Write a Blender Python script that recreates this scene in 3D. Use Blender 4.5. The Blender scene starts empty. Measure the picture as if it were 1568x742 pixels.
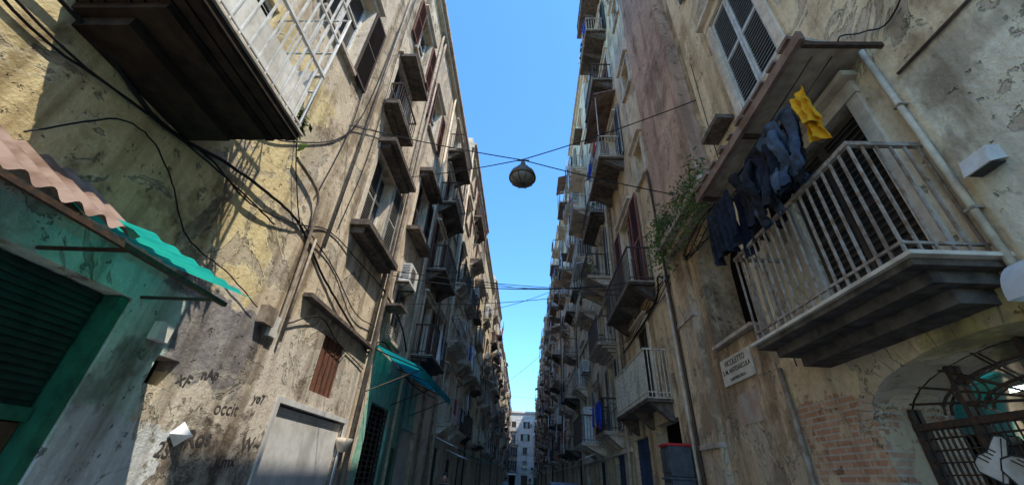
import bpy, bmesh, math, random
from mathutils import Vector, Matrix
sc=bpy.context.scene
RR=random.Random(11)
def srt(*a): return sorted(set(round(x,4) for x in a))
# ------------------------------------------------------------ materials
class N:
    def __init__(s,name,rough=.9,spec=.2,metal=0):
        m=bpy.data.materials.new(name); m.use_nodes=True; s.m=m; s.t=m.node_tree; s.t.nodes.clear()
        o=s.t.nodes.new('ShaderNodeOutputMaterial'); s.b=s.t.nodes.new('ShaderNodeBsdfPrincipled'); s.o=o
        s.t.links.new(s.b.outputs[0],o.inputs[0])
        s.b.inputs['Roughness'].default_value=rough; s.b.inputs['Specular IOR Level'].default_value=spec; s.b.inputs['Metallic'].default_value=metal
        s.co=s.t.nodes.new('ShaderNodeTexCoord').outputs['Object']
        s.sep=None
    def S(s,inp,v):
        if isinstance(v,bpy.types.NodeSocket): s.t.links.new(v,inp)
        else:
            if isinstance(v,(tuple,list)) and len(v)==3 and inp.type=='RGBA': v=(*v,1)
            inp.default_value=v
    def math(s,op,a,b=0.,clamp=False):
        n=s.t.nodes.new('ShaderNodeMath'); n.operation=op; n.use_clamp=clamp; s.S(n.inputs[0],a); s.S(n.inputs[1],b); return n.outputs[0]
    def mix(s,f,a,b,mode='MIX'):
        n=s.t.nodes.new('ShaderNodeMix'); n.data_type='RGBA'; n.blend_type=mode; s.S(n.inputs[0],f); s.S(n.inputs[6],a); s.S(n.inputs[7],b); return n.outputs[2]
    def map(s,scale=(1,1,1),loc=(0,0,0)):
        n=s.t.nodes.new('ShaderNodeMapping'); s.S(n.inputs[0],s.co); n.inputs['Scale'].default_value=scale; n.inputs['Location'].default_value=loc; return n.outputs[0]
    def noise(s,scale,detail=4,rough=.55,vec=None,dist=0):
        n=s.t.nodes.new('ShaderNodeTexNoise'); s.S(n.inputs['Vector'],vec if vec else s.co); n.inputs['Scale'].default_value=scale; n.inputs['Detail'].default_value=detail; n.inputs['Roughness'].default_value=rough; n.inputs['Distortion'].default_value=dist; return n.outputs[0]
    def rng(s,f,a,b,c=0.,d=1.):
        n=s.t.nodes.new('ShaderNodeMapRange'); s.S(n.inputs[0],f)
        for i,x in enumerate((a,b,c,d)): n.inputs[i+1].default_value=x
        return n.outputs[0]
    def xyz(s):
        if not s.sep:
            s.sep=s.t.nodes.new('ShaderNodeSeparateXYZ'); s.t.links.new(s.co,s.sep.inputs[0])
            s.nz1=s.noise(2.3,5,.65,s.map(loc=(3,9,1))); s.nz2=s.noise(2.3,5,.65,s.map(loc=(13,2,7)))
        return s.sep.outputs
    def box(s,y0,y1,z0,z1,amp=.35,soft=.03):
        o=s.xyz()
        y=s.math('ADD',o[1],s.math('MULTIPLY',s.math('SUBTRACT',s.nz1,.5),amp*2)); z=s.math('ADD',o[2],s.math('MULTIPLY',s.math('SUBTRACT',s.nz2,.5),amp*2))
        a=s.math('MINIMUM',s.math('SUBTRACT',y,y0),s.math('SUBTRACT',y1,y)); b=s.math('MINIMUM',s.math('SUBTRACT',z,z0),s.math('SUBTRACT',z1,z))
        return s.math('DIVIDE',s.math('MINIMUM',a,b),soft,True)
    def bump(s,h,st=.5,d=.02):
        n=s.t.nodes.new('ShaderNodeBump'); n.inputs['Strength'].default_value=st; n.inputs['Distance'].default_value=d; s.S(n.inputs['Height'],h); s.t.links.new(n.outputs[0],s.b.inputs['Normal'])
    def fin(s,col): s.S(s.b.inputs['Base Color'],col); return s.m
def plaster(name,c1,c2,c3,seed,peel=.75,streak=.6,extra=None,bump=.9,grime=.45,lite=False):
    n=N(name,.93,.15); sx=seed*7.31; off=(sx,sx*.7,sx*1.3)
    big=n.noise(.5,3,.6,n.map(loc=off),.4)
    col=n.mix(n.rng(big,.42,.58),c1,c2)
    p2=n.noise(2.2,4 if lite else 6,.66,n.map(loc=(off[1],off[0],3)),.5)
    col=n.mix(n.math('MULTIPLY',n.rng(p2,.5,.64),.5),col,tuple(x*.62 for x in c2))
    col=n.mix(n.math('MULTIPLY',n.rng(p2,.42,.34),.4),col,tuple(min(.9,x*1.15) for x in c1))
    if extra: col=extra(n,col)
    p=n.noise(.95,5 if lite else 8,.64,n.map(loc=(off[2],off[0],off[1])),.6)
    pm=n.rng(p,.555,.57); col=n.mix(n.math('MULTIPLY',pm,peel),col,c3)
    st=n.noise(1,4,.62,n.map(scale=(2.6,2.6,.26),loc=off))
    stm=n.rng(st,.49,.66); col=n.mix(n.math('MULTIPLY',stm,streak),col,(.33,.28,.23),'MULTIPLY')
    if not lite:
        pe=n.math('MULTIPLY',n.rng(p,.535,.553),n.rng(p,.56,.555)); col=n.mix(n.math('MULTIPLY',pe,.4),col,tuple(min(.9,x*1.2) for x in c1))
        bl=n.noise(.8,5,.72,n.map(loc=(5,sx,2),scale=(1,1,.7))); col=n.mix(n.math('MULTIPLY',n.rng(bl,.53,.60),.9*streak),col,(.33,.28,.24),'MULTIPLY')
    fi=n.noise(17,4,.7); col=n.mix(1.,col,n.mix(n.rng(fi,.3,.7),(.82,.81,.79),(1.,1.,1.)),'MULTIPLY')
    h=n.math('ADD',n.math('MULTIPLY',fi,.35),n.math('MULTIPLY',p2,.6)); h=n.math('SUBTRACT',h,n.math('MULTIPLY',pm,.6))
    o=n.xyz()
    if not lite:
        v=n.t.nodes.new('ShaderNodeTexVoronoi'); v.feature='DISTANCE_TO_EDGE'; v.inputs['Scale'].default_value=.45
        wv=n.t.nodes.new('ShaderNodeVectorMath'); wv.operation='ADD'; n.S(wv.inputs[0],n.map(loc=off))
        nn=n.t.nodes.new('ShaderNodeTexNoise'); nn.inputs['Scale'].default_value=1.1; nn.inputs['Detail'].default_value=6; nn.inputs['Roughness'].default_value=.65; n.S(nn.inputs['Vector'],n.co); n.S(wv.inputs[1],nn.outputs['Color']); n.S(v.inputs['Vector'],wv.outputs[0])
        ck=n.math('MULTIPLY',n.rng(v.outputs[0],.005,.0015),n.rng(p2,.46,.56)); col=n.mix(n.math('MULTIPLY',ck,.65),col,(.1,.08,.06))
        pits=n.noise(6,4,.75,n.map(loc=(1,2,sx))); pt=n.rng(pits,.63,.68); col=n.mix(n.math('MULTIPLY',pt,.6),col,tuple(x*.35 for x in c3))
        h=n.math('SUBTRACT',h,pt)
    g=n.rng(n.math('ADD',o[2],n.math('MULTIPLY',n.nz1,3.)),4.6,1.8); col=n.mix(n.math('MULTIPLY',g,grime),col,(.45,.40,.35),'MULTIPLY')
    n.bump(h,bump,.04)
    return n.fin(col)
def simple(name,c,rough=.6,metal=0,spec=.3,var=.35,scale=8,c2=None,bump=.15,trans=0):
    n=N(name,rough,spec,metal); f=n.noise(scale,3,.65); g=n.noise(scale*.2,3,.6,n.map(scale=(1,1,.4)))
    c2=c2 or tuple(x*(1-var) for x in c)
    col=n.mix(n.rng(f,.4,.66),c,c2); col=n.mix(n.math('MULTIPLY',n.rng(g,.5,.65),.5),col,tuple(x*.5 for x in c2))
    if bump>.15: n.bump(f,bump,.01)
    m=n.fin(col)
    if trans:
        tl=n.t.nodes.new('ShaderNodeBsdfTranslucent'); n.S(tl.inputs[0],col); ms=n.t.nodes.new('ShaderNodeMixShader'); ms.inputs[0].default_value=trans
        n.t.links.new(n.b.outputs[0],ms.inputs[1]); n.t.links.new(tl.outputs[0],ms.inputs[2]); n.t.links.new(ms.outputs[0],n.o.inputs[0])
    return m
def boxcol(y0,y1,z0,z1,c,c2,amp=.3,k=1.):
    def f(n,col):
        m=n.box(y0,y1,z0,z1,amp); q=n.noise(5,4,.7,n.map(loc=(4,y0,z1)))
        return n.mix(n.math('MULTIPLY',m,k),col,n.mix(n.rng(q,.42,.62),c,c2))
    return f
def chain(*fs):
    def f(n,col):
        for g in fs: col=g(n,col)
        return col
    return f
def brickx(n,col):
    m=n.box(3.9,5.0,-1,2.5,.4,.02)
    b=n.t.nodes.new('ShaderNodeTexBrick'); cm=n.t.nodes.new('ShaderNodeCombineXYZ'); o=n.xyz(); n.S(cm.inputs[0],o[1]); n.S(cm.inputs[1],o[2]); n.S(b.inputs['Vector'],cm.outputs[0])
    b.inputs['Color1'].default_value=(.5,.24,.14,1); b.inputs['Color2'].default_value=(.64,.37,.23,1); b.inputs['Mortar'].default_value=(.55,.47,.37,1)
    b.inputs['Scale'].default_value=1; b.inputs['Brick Width'].default_value=.24; b.inputs['Row Height'].default_value=.062; b.inputs['Mortar Size'].default_value=.009
    return n.mix(n.math('MULTIPLY',m,n.rng(n.nz2,.62,.54)),col,b.outputs[0])
GR=(.52,.45,.36)
mL0=plaster('aged_plaster_yellow',(.84,.71,.53),(.74,.61,.44),GR,1,extra=chain(
    boxcol(-9,4.9,3.4,7.5,(.87,.72,.38),(.80,.63,.33),.6,.85),
    boxcol(4.2,9.2,-1,3.6,(.76,.68,.57),(.6,.53,.45),.8,.8),
    boxcol(3.6,5.35,2.3,3.4,(.27,.25,.25),(.4,.37,.35),.35),
    boxcol(-3,3.95,-1,3.2,(.72,.84,.74),(.56,.73,.63),.16),
    boxcol(3.3,4.55,-1,1.95,(.84,.87,.88),(.75,.79,.8),.3),
    boxcol(4.5,6.3,-1,2.1,(.16,.125,.1),(.6,.52,.42),.6,.9),
    boxcol(6.0,9,-1,1.7,(.22,.18,.14),(.6,.52,.42),.7,.6)),streak=.75,grime=.2)
mL1=plaster('aged_plaster_beige',(.84,.71,.55),(.73,.59,.44),GR,2,extra=boxcol(9.7,14.3,-1,4.0,(.22,.54,.42),(.44,.64,.52),.3),streak=.65,lite=True)
mR0=plaster('aged_plaster_ochre',(.9,.71,.46),(.83,.62,.37),(.6,.48,.35),3,extra=chain(
    boxcol(-9,2.27,2.6,4.78,(.9,.84,.66),(.87,.79,.6),.02),boxcol(2.3,5.3,3.0,5.1,(.89,.77,.56),(.8,.65,.44),.3,.8),boxcol(2.9,5.2,-1,2.6,(.7,.52,.34),(.75,.58,.38),.5,.8),boxcol(1,3.2,2.5,3.0,(.64,.52,.16),(.36,.28,.14),.3,.7),brickx),streak=.6,peel=.7,grime=.2)
mR1=plaster('aged_plaster_tan',(.89,.69,.45),(.79,.58,.35),(.6,.48,.35),4,streak=.65,extra=boxcol(5.1,7.6,-1,6.1,(.66,.48,.31),(.5,.36,.24),.5,.75),grime=.2)
mSh=plaster('brown_chimney_plaster',(.66,.43,.29),(.55,.36,.25),(.66,.5,.35),5,peel=.5,streak=.6)
mG=[plaster('aged_plaster_%d'%i,a,b,GR,10+i,streak=.5,lite=True) for i,(a,b) in enumerate([((.86,.73,.55),(.77,.62,.46)),((.88,.75,.5),(.8,.65,.42)),((.83,.71,.57),(.74,.62,.49)),((.89,.79,.62),(.8,.68,.52)),((.86,.66,.47),(.78,.57,.4))])]
mEnd=plaster('pale_plaster',(.9,.88,.84),(.84,.82,.77),(.7,.66,.6),30,streak=.25,peel=.4,lite=True)
mStone=simple('weathered_stone',(.6,.5,.39),.9,c2=(.36,.29,.21),bump=.5)
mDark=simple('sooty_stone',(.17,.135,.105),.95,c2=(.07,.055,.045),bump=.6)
mTrim=simple('plaster_trim',(.77,.66,.51),.9,c2=(.58,.48,.36),bump=.4)
mIron=simple('wrought_iron',(.05,.045,.04),.6,.3,c2=(.13,.07,.04),scale=20)
mRailG=simple('grey_painted_rail',(.42,.37,.31),.6,c2=(.24,.14,.08),scale=15)
mRailC=simple('cream_painted_rail',(.66,.59,.46),.6,c2=(.42,.31,.2),scale=15)
mShut=[simple('green_shutter',(.10,.13,.11),.7,scale=12),simple('brown_shutter',(.22,.09,.055),.7,scale=12),simple('grey_shutter',(.42,.4,.36),.75,scale=12),simple('white_shutter',(.78,.77,.71),.7,scale=12),simple('dark_wood_shutter',(.1,.07,.052),.7,scale=12)]
mRed=simple('red_brown_shutter',(.34,.1,.06),.6,scale=9)
mSlate=simple('grey_blue_shutter',(.36,.38,.36),.7,scale=9); mSlF=simple('pale_grey_frame',(.62,.64,.6),.7)
mGlass=N('window_glass',.08,.6).fin((.02,.025,.03))
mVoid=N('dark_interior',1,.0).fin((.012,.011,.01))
mWhite=simple('white_metal',(.8,.8,.77),.5,c2=(.56,.53,.47),scale=5)
mGreyM=simple('grey_metal_door',(.66,.65,.62),.5,c2=(.53,.5,.46),scale=4,var=.2)
mGreenD=simple('green_metal',(.03,.19,.12),.55,c2=(.02,.11,.07),scale=6)
mGreenS=simple('dark_green_roller_shutter',(.02,.06,.045),.6,c2=(.012,.035,.026),scale=6)
mBrownD=simple('brown_wood_door',(.14,.085,.055),.6,c2=(.08,.05,.032),scale=9)
mBlueD=simple('blue_metal_door',(.05,.1,.22),.6,c2=(.03,.055,.12))
mRust=simple('rusty_corrugated_metal',(.3,.21,.165),.85,c2=(.15,.085,.055),scale=3,bump=.4)
mTeal=simple('teal_canvas',(.01,.34,.38),.8,c2=(.008,.25,.3),scale=3,trans=.55)
mTarp=simple('blue_tarpaulin',(.02,.14,.5),.6,c2=(.015,.09,.34),scale=3,trans=.3)
mPipe=simple('pipe_metal',(.38,.32,.25),.6,c2=(.2,.145,.1)); mPipeC=simple('cream_pipe',(.7,.6,.44),.6,c2=(.5,.4,.28))
mCable=simple('black_cable',(.02,.02,.02),.7)
mPlast=simple('white_plastic',(.75,.72,.66),.5,c2=(.58,.55,.48)); mGrille=simple('dark_grille',(.05,.05,.05),.6)
mLeaf=simple('leaf_green',(.10,.17,.03),.6,c2=(.15,.21,.04),scale=15,trans=.3); mLeafD=simple('leaf_dark',(.04,.08,.02),.6,scale=15)
mMarb=simple('marble_sign',(.7,.62,.5),.6,c2=(.58,.5,.39)); mInk=simple('engraved_letters',(.1,.09,.08),.9)
mDenim=simple('denim',(.03,.043,.07),.95,c2=(.07,.1,.145),scale=5,bump=.6); mDenimD=simple('dark_denim',(.01,.011,.015),.95,c2=(.024,.026,.034),bump=.6); mDenimL=simple('light_denim',(.11,.15,.22),.95,c2=(.045,.07,.11),scale=4,bump=.6)
mYel=simple('yellow_cloth',(.82,.42,.015),.9,var=.25)
mCl=[simple('cloth_blue',(.015,.08,.6),.9,trans=.2),simple('cloth_white',(.75,.74,.72),.9,var=.12),simple('cloth_red',(.4,.05,.04),.9),simple('cloth_navy',(.014,.017,.03),.9),simple('cloth_pink',(.6,.34,.32),.9),simple('cloth_brown',(.2,.13,.08),.9),simple('cloth_grey',(.3,.3,.3),.9)]
clW=[mCl[1],mCl[1],mCl[1],mCl[3],mCl[5],mCl[6],mCl[6],mCl[4],mCl[2],mCl[0]]
mFib=simple('green_fibreglass',(.03,.55,.44),.4,c2=(.02,.42,.36),scale=3,trans=.6)
# ------------------------------------------------------------ mesh building
class F:
    def __init__(s,k,c): s.k=k; s.c=c
    def P(s,d,a,z):
        if s.k=='L': return (s.c+d,a,z)
        if s.k=='R': return (s.c-d,a,z)
        return (a,s.c-d,z)
W=F('L',0)
class MB:
    def __init__(s): s.v=[];s.f=[];s.mi=[];s.ms=[];s.sm=[]
    def m(s,mat):
        if mat not in s.ms: s.ms.append(mat)
        return s.ms.index(mat)
    def face(s,pts,mat,sm=False):
        b=len(s.v); s.v+= [tuple(p) for p in pts]; s.f.append(tuple(range(b,b+len(pts)))); s.mi.append(s.m(mat)); s.sm.append(sm)
    def hexa(s,p,mat):
        b=len(s.v); s.v+=[tuple(q) for q in p]; k=s.m(mat)
        for q in ((0,3,2,1),(4,5,6,7),(0,1,5,4),(1,2,6,5),(2,3,7,6),(3,0,4,7)): s.f.append(tuple(b+i for i in q)); s.mi.append(k); s.sm.append(False)
    def fb(s,f,d0,d1,a0,a1,z0,z1,mat):
        s.hexa([f.P(d0,a0,z0),f.P(d1,a0,z0),f.P(d1,a1,z0),f.P(d0,a1,z0),f.P(d0,a0,z1),f.P(d1,a0,z1),f.P(d1,a1,z1),f.P(d0,a1,z1)],mat)
    def tube(s,pts,r,mat,n=6,cap=True):
        pts=[Vector(p) for p in pts]; b=len(s.v); k=s.m(mat); rs=r if isinstance(r,(list,tuple)) else [r]*len(pts)
        for i,p in enumerate(pts):
            t=(pts[min(i+1,len(pts)-1)]-pts[max(i-1,0)]).normalized(); u=t.cross(Vector((0,0,1)) if abs(t.z)<.9 else Vector((1,0,0))).normalized(); w=t.cross(u)
            for j in range(n):
                a=2*math.pi*j/n; s.v.append(tuple(p+(u*math.cos(a)+w*math.sin(a))*rs[i]))
        for i in range(len(pts)-1):
            for j in range(n): s.f.append((b+i*n+j,b+i*n+(j+1)%n,b+(i+1)*n+(j+1)%n,b+(i+1)*n+j)); s.mi.append(k); s.sm.append(True)
        if cap:
            s.f.append(tuple(b+j for j in range(n))); s.mi.append(k); s.sm.append(False); s.f.append(tuple(b+(len(pts)-1)*n+j for j in range(n))); s.mi.append(k); s.sm.append(False)
    def wire(s,pts,r,mat,n=5,sub=6,jit=.0):
        P=[Vector(p) for p in pts]; out=[]
        for i in range(len(P)-1):
            p0=P[max(i-1,0)];p1=P[i];p2=P[i+1];p3=P[min(i+2,len(P)-1)]
            for j in range(sub):
                t=j/sub; out.append(.5*((2*p1)+(p2-p0)*t+(2*p0-5*p1+4*p2-p3)*t*t+(3*p1-p0-3*p2+p3)*t**3)+Vector((0,0,RR.uniform(-jit,jit))))
        out.append(P[-1]); s.tube(out,r,mat,n,False)
    def lathe(s,c,prof,mat,n=20):
        b=len(s.v); k=s.m(mat)
        for r,z in prof:
            for j in range(n): a=2*math.pi*j/n; s.v.append((c[0]+r*math.cos(a),c[1]+r*math.sin(a),c[2]+z))
        for i in range(len(prof)-1):
            for j in range(n): s.f.append((b+i*n+j,b+i*n+(j+1)%n,b+(i+1)*n+(j+1)%n,b+(i+1)*n+j)); s.mi.append(k); s.sm.append(True)
    def grid(s,fn,nu,nv,mat,sm=True):
        b=len(s.v); k=s.m(mat)
        for i in range(nu+1):
            for j in range(nv+1): s.v.append(tuple(fn(i/nu,j/nv)))
        for i in range(nu):
            for j in range(nv): q=b+i*(nv+1)+j; s.f.append((q,q+1,q+nv+2,q+nv+1)); s.mi.append(k); s.sm.append(sm)
    def obj(s,name,parent=None,bevel=0,fix=True):
        if not s.f: return None
        me=bpy.data.meshes.new(name); me.from_pydata(s.v,[],s.f)
        for m in s.ms: me.materials.append(m)
        me.polygons.foreach_set('material_index',s.mi); me.polygons.foreach_set('use_smooth',s.sm)
        if fix:
            bm=bmesh.new(); bm.from_mesh(me); bmesh.ops.recalc_face_normals(bm,faces=bm.faces); bm.to_mesh(me); bm.free()
        me.update()
        o=bpy.data.objects.new(name,me); sc.collection.objects.link(o)
        if parent: o.parent=parent; o.matrix_parent_inverse=Matrix.Translation(-Vector(parent.location))
        if bevel: b=o.modifiers.new('bevel','BEVEL'); b.width=bevel; b.segments=2; b.limit_method='ANGLE'
        return o
def empty(name,loc):
    e=bpy.data.objects.new(name,None); e.location=loc; e.empty_display_size=.5; sc.collection.objects.link(e); return e
def text(body,size,mat,mtx,parent=None,ex=.002,off=0.,name='letters'):
    cu=bpy.data.curves.new(name,'FONT'); cu.body=body; cu.size=size; cu.align_x='CENTER'; cu.extrude=ex; cu.offset=off; o=bpy.data.objects.new(name,cu); sc.collection.objects.link(o)
    if parent: o.parent=parent; o.matrix_parent_inverse=Matrix.Translation(-Vector(parent.location))
    o.matrix_basis=mtx; cu.materials.append(mat)
# ------------------------------------------------------------ facade parts
def wall(mb,f,a0,a1,z0,z1,holes,mat,dep=.28):
    A=srt(a0,a1,*[h[0] for h in holes],*[h[1] for h in holes]); Z=srt(z0,z1,*[h[2] for h in holes],*[h[3] for h in holes])
    for i in range(len(A)-1):
        for j in range(len(Z)-1):
            ca=(A[i]+A[i+1])/2; cz=(Z[j]+Z[j+1])/2
            if any(h[0]<ca<h[1] and h[2]<cz<h[3] for h in holes): continue
            mb.face([f.P(0,A[i],Z[j]),f.P(0,A[i+1],Z[j]),f.P(0,A[i+1],Z[j+1]),f.P(0,A[i],Z[j+1])],mat)
    for h in holes:
        p,q,r,t=h[:4]; arch=h[4] if len(h)>4 else 0; D=-(h[5] if len(h)>5 else dep)
        zt=t-arch
        for aa in (p,q): mb.face([f.P(0,aa,r),f.P(D,aa,r),f.P(D,aa,zt),f.P(0,aa,zt)],mat)
        mb.face([f.P(0,p,r),f.P(0,q,r),f.P(D,q,r),f.P(D,p,r)],mat)
        if arch:
            K=16; pts=[]
            for i in range(K+1):
                th=math.pi*i/K; pts.append(((p+q)/2-(q-p)/2*math.cos(th), zt+arch*math.sin(th)))
            for (u0,w0),(u1,w1) in zip(pts,pts[1:]):
                mb.face([f.P(0,u0,w0),f.P(0,u1,w1),f.P(0,u1,t),f.P(0,u0,t)],mat)
                mb.face([f.P(0,u0,w0),f.P(0,u1,w1),f.P(D,u1,w1),f.P(D,u0,w0)],mat)
        else: mb.face([f.P(0,p,t),f.P(0,q,t),f.P(D,q,t),f.P(D,p,t)],mat)
def leaf(mb,f,d,a0,a1,z0,z1,mat,fr=None,step=.075,th=.035):
    fr=fr or mat; w=.05
    mb.fb(f,d,d+th,a0,a0+w,z0,z1,fr); mb.fb(f,d,d+th,a1-w,a1,z0,z1,fr)
    for zz in (z0,(z0+z1)/2-.03,z1-.06): mb.fb(f,d+.001,d+th-.001,a0+w,a1-w,zz,zz+.06,fr)
    mb.fb(f,d+.002,d+.007,a0+w,a1-w,z0+.02,z1-.02,mGrille)
    z=z0+.07
    while z<z1-.1:
        if abs(z-(z0+z1)/2)>.05:
            mb.hexa([f.P(d+.008,a0+w,z+.03),f.P(d+th-.003,a0+w,z),f.P(d+th-.003,a1-w,z),f.P(d+.008,a1-w,z+.03),f.P(d+.008,a0+w,z+.042),f.P(d+th-.003,a0+w,z+.012),f.P(d+th-.003,a1-w,z+.012),f.P(d+.008,a1-w,z+.042)],mat)
        z+=step
def win(mb,f,ac,w,z0,h,style,sh,step=.075,trim=True,frm=None,sill=True):
    a0=ac-w/2;a1=ac+w/2;z1=z0+h; frm=frm or mShut[3]
    mb.face([f.P(-.24,a0,z0),f.P(-.24,a1,z0),f.P(-.24,a1,z1),f.P(-.24,a0,z1)],mGlass)
    for p,q,r,t in ((a0,a0+.06,z0,z1),(a1-.06,a1,z0,z1),(ac-.04,ac+.04,z0,z1),(a0+.06,ac-.04,z1-.07,z1),(ac+.04,a1-.06,z1-.07,z1),(a0+.06,ac-.04,z0,z0+.1),(ac+.04,a1-.06,z0,z0+.1),(a0+.06,ac-.04,z0+h*.62,z0+h*.62+.04),(ac+.04,a1-.06,z0+h*.62,z0+h*.62+.04)):
        mb.fb(f,-.235,-.19,p+.002,q-.002,r+.002,t-.002,frm)
    if style=='closed': leaf(mb,f,-.1,a0+.01,ac-.005,z0+.02,z1-.02,sh,step=step); leaf(mb,f,-.1,ac+.005,a1-.01,z0+.02,z1-.02,sh,step=step)
    elif style=='open': leaf(mb,f,.055,a0-w/2,a0-.02,z0+.02,z1-.02,sh,step=step); leaf(mb,f,.055,a1+.02,a1+w/2,z0+.02,z1-.02,sh,step=step)
    elif style=='half': leaf(mb,f,-.1,a0+.01,ac-.005,z0+.02,z1-.02,sh,step=step); leaf(mb,f,.055,a1+.02,a1+w/2,z0+.02,z1-.02,sh,step=step)
    elif style=='roll':
        mb.fb(f,-.17,-.12,a0+.003,a1-.003,z0+h*RR.uniform(.2,.6),z1-.003,mShut[2])
    if trim:
        mb.fb(f,-.01,.035,a0-.14,a0-.003,z0,z1,mTrim); mb.fb(f,-.01,.035,a1+.003,a1+.14,z0,z1,mTrim); mb.fb(f,-.01,.05,a0-.16,a1+.16,z1+.002,z1+.17,mTrim); mb.fb(f,-.01,.15,a0-.22,a1+.22,z1+.172,z1+.24,mTrim)
    if sill: mb.fb(f,-.2,.1,a0-.1,a1+.1,z0-.09,z0-.002,mStone)
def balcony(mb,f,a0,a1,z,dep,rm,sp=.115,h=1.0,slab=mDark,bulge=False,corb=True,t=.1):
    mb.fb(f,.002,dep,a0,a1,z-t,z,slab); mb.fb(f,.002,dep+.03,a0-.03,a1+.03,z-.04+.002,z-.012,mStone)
    if corb:
        for a in (a0+.18,(a0+a1)/2,a1-.18):
            mb.hexa([f.P(.0,a-.08,z-t-.38),f.P(.1,a-.08,z-t-.34),f.P(.1,a+.08,z-t-.34),f.P(0,a+.08,z-t-.38),f.P(0,a-.08,z-t-.002),f.P(dep*.85,a-.08,z-t-.002),f.P(dep*.85,a+.08,z-t-.002),f.P(0,a+.08,z-t-.002)],slab)
    else:
        mb.fb(f,.002,dep*.75,a0+.08,a1-.08,z-t-.09,z-t-.002,slab); mb.fb(f,.002,dep*.45,a0+.16,a1-.16,z-t-.2,z-t-.092,slab)
    r=.009; D=dep-.03
    def bar(d,a):
        if bulge: mb.tube([f.P(d,a,z),f.P(d+(.1 if d>=D-.01 else 0),a,z+.28),f.P(d,a,z+.65),f.P(d,a,z+h)],r,rm,4,False)
        else: mb.fb(f,d-r,d+r,a-r,a+r,z,z+h,rm)
    n=max(2,int((a1-a0-.06)/sp))
    for i in range(n+1): bar(D,a0+.03+(a1-a0-.06)*i/n)
    m=max(2,int(dep/sp))
    for i in range(m): bar(.03+(D-.03)*i/m,a0+.03); bar(.03+(D-.03)*i/m,a1-.03)
    for zz,q in ((z+h,.02),(z+.1,.011)):
        mb.fb(f,D-q,D+q,a0+.01,a1-.01,zz-q,zz+q,rm)
        for aa in (a0+.03,a1-.03): mb.fb(f,0,D-q-.001,aa-q,aa+q,zz-q,zz+q,rm)
def cloth(mb,f,d,a0,w,zt,ln,mat,amp=.035,nu=10,nv=8):
    ph=RR.uniform(0,6); k=RR.uniform(2,4); sk=RR.uniform(-.15,.15)
    def fn(u,v):
        x=(u-.5)*w*(1-.16*v+.07*math.sin(v*5+ph))+sk*v*w; o=amp*(.3+v)*math.sin(u*k*4+ph+v*2); zz=zt-v*ln*(1+.08*math.sin(u*5+ph))-.03*math.sin(u*math.pi)*(1-v)
        return f.P(d+o,a0+w/2+x,zz)
    mb.grid(fn,nu,nv,mat)
def jeans(mb,f,d,a,zt,mat,s=1.,tw=0.):
    w=.42*s; ln=.98*s
    for sgn in (-1,1):
        n=16; b=len(mb.v); K=12; k=mb.m(mat); p0=RR.uniform(0,6); L2=ln*RR.uniform(.88,1.02)
        for i in range(n+1):
            v=i/n; hw=(w/4)*(1-.25*v)*(1.1 if v<.25 else 1+.1*math.sin(v*17+p0)); th=.02+.018*math.sin(v*6+p0)
            c=a+sgn*(w/4+.035*v)+tw*v*.3+.015*math.sin(v*9+p0); dd=d+.05*math.sin(v*5+sgn+p0)+tw*.2*v
            for j in range(K):
                t=2*math.pi*j/K; wr=1+.3*math.sin(v*24+j*2.1+p0)
                mb.v.append(f.P(dd+th*math.sin(t)*wr,c+hw*math.cos(t),zt-v*L2+.02*math.sin(j*2+v*9)))
        for i in range(n):
            for j in range(K): mb.f.append((b+i*K+j,b+i*K+(j+1)%K,b+(i+1)*K+(j+1)%K,b+(i+1)*K+j)); mb.mi.append(k); mb.sm.append(True)
    mb.fb(f,d-.022,d+.022,a-w/2,a+w/2,zt-.03,zt+.02,mat)
def acunit(mb,f,a,z,d=.12):
    mb.fb(f,d,d+.3,a-.4,a+.4,z,z+.56,mPlast)
    c=a-.1; K=20; mb.face([f.P(d+.302,c+.22*math.cos(6.283*i/K),z+.28+.22*math.sin(6.283*i/K)) for i in range(K)],mGrille)
    for i in range(7): mb.fb(f,d+.303,d+.31,c-.22,c+.22,z+.08+i*.065,z+.088+i*.065,mPlast)
    for i in range(9): mb.fb(f,d+.05,d+.27,a-.405,a-.401,z+.08+i*.05,z+.1+i*.05,mGrille)
    for s in (-.3,.3): mb.fb(f,0,d+.3,a+s-.015,a+s+.015,z-.035,z-.002,mIron); mb.hexa([f.P(0,a+s-.01,z-.3),f.P(.03,a+s-.01,z-.3),f.P(.03,a+s+.01,z-.3),f.P(0,a+s+.01,z-.3),f.P(d+.24,a+s-.01,z-.036),f.P(d+.27,a+s-.01,z-.036),f.P(d+.27,a+s+.01,z-.036),f.P(d+.24,a+s+.01,z-.036)],mIron)
def leaves(mb,c,ext,n,sz,mats):
    for i in range(n):
        p=Vector((c[0]+RR.gauss(0,ext[0]),c[1]+RR.gauss(0,ext[1]),c[2]+RR.gauss(0,ext[2])))
        u=Vector((RR.uniform(-1,1),RR.uniform(-1,1),RR.uniform(-.6,1))).normalized(); w=u.cross(Vector((RR.uniform(-1,1),RR.uniform(-1,1),RR.uniform(-1,1)))).normalized(); s=sz*RR.uniform(.6,1.5)
        mb.face([p-u*s,p+w*s*.35,p+u*s,p-w*s*.35],RR.choice(mats))
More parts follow.
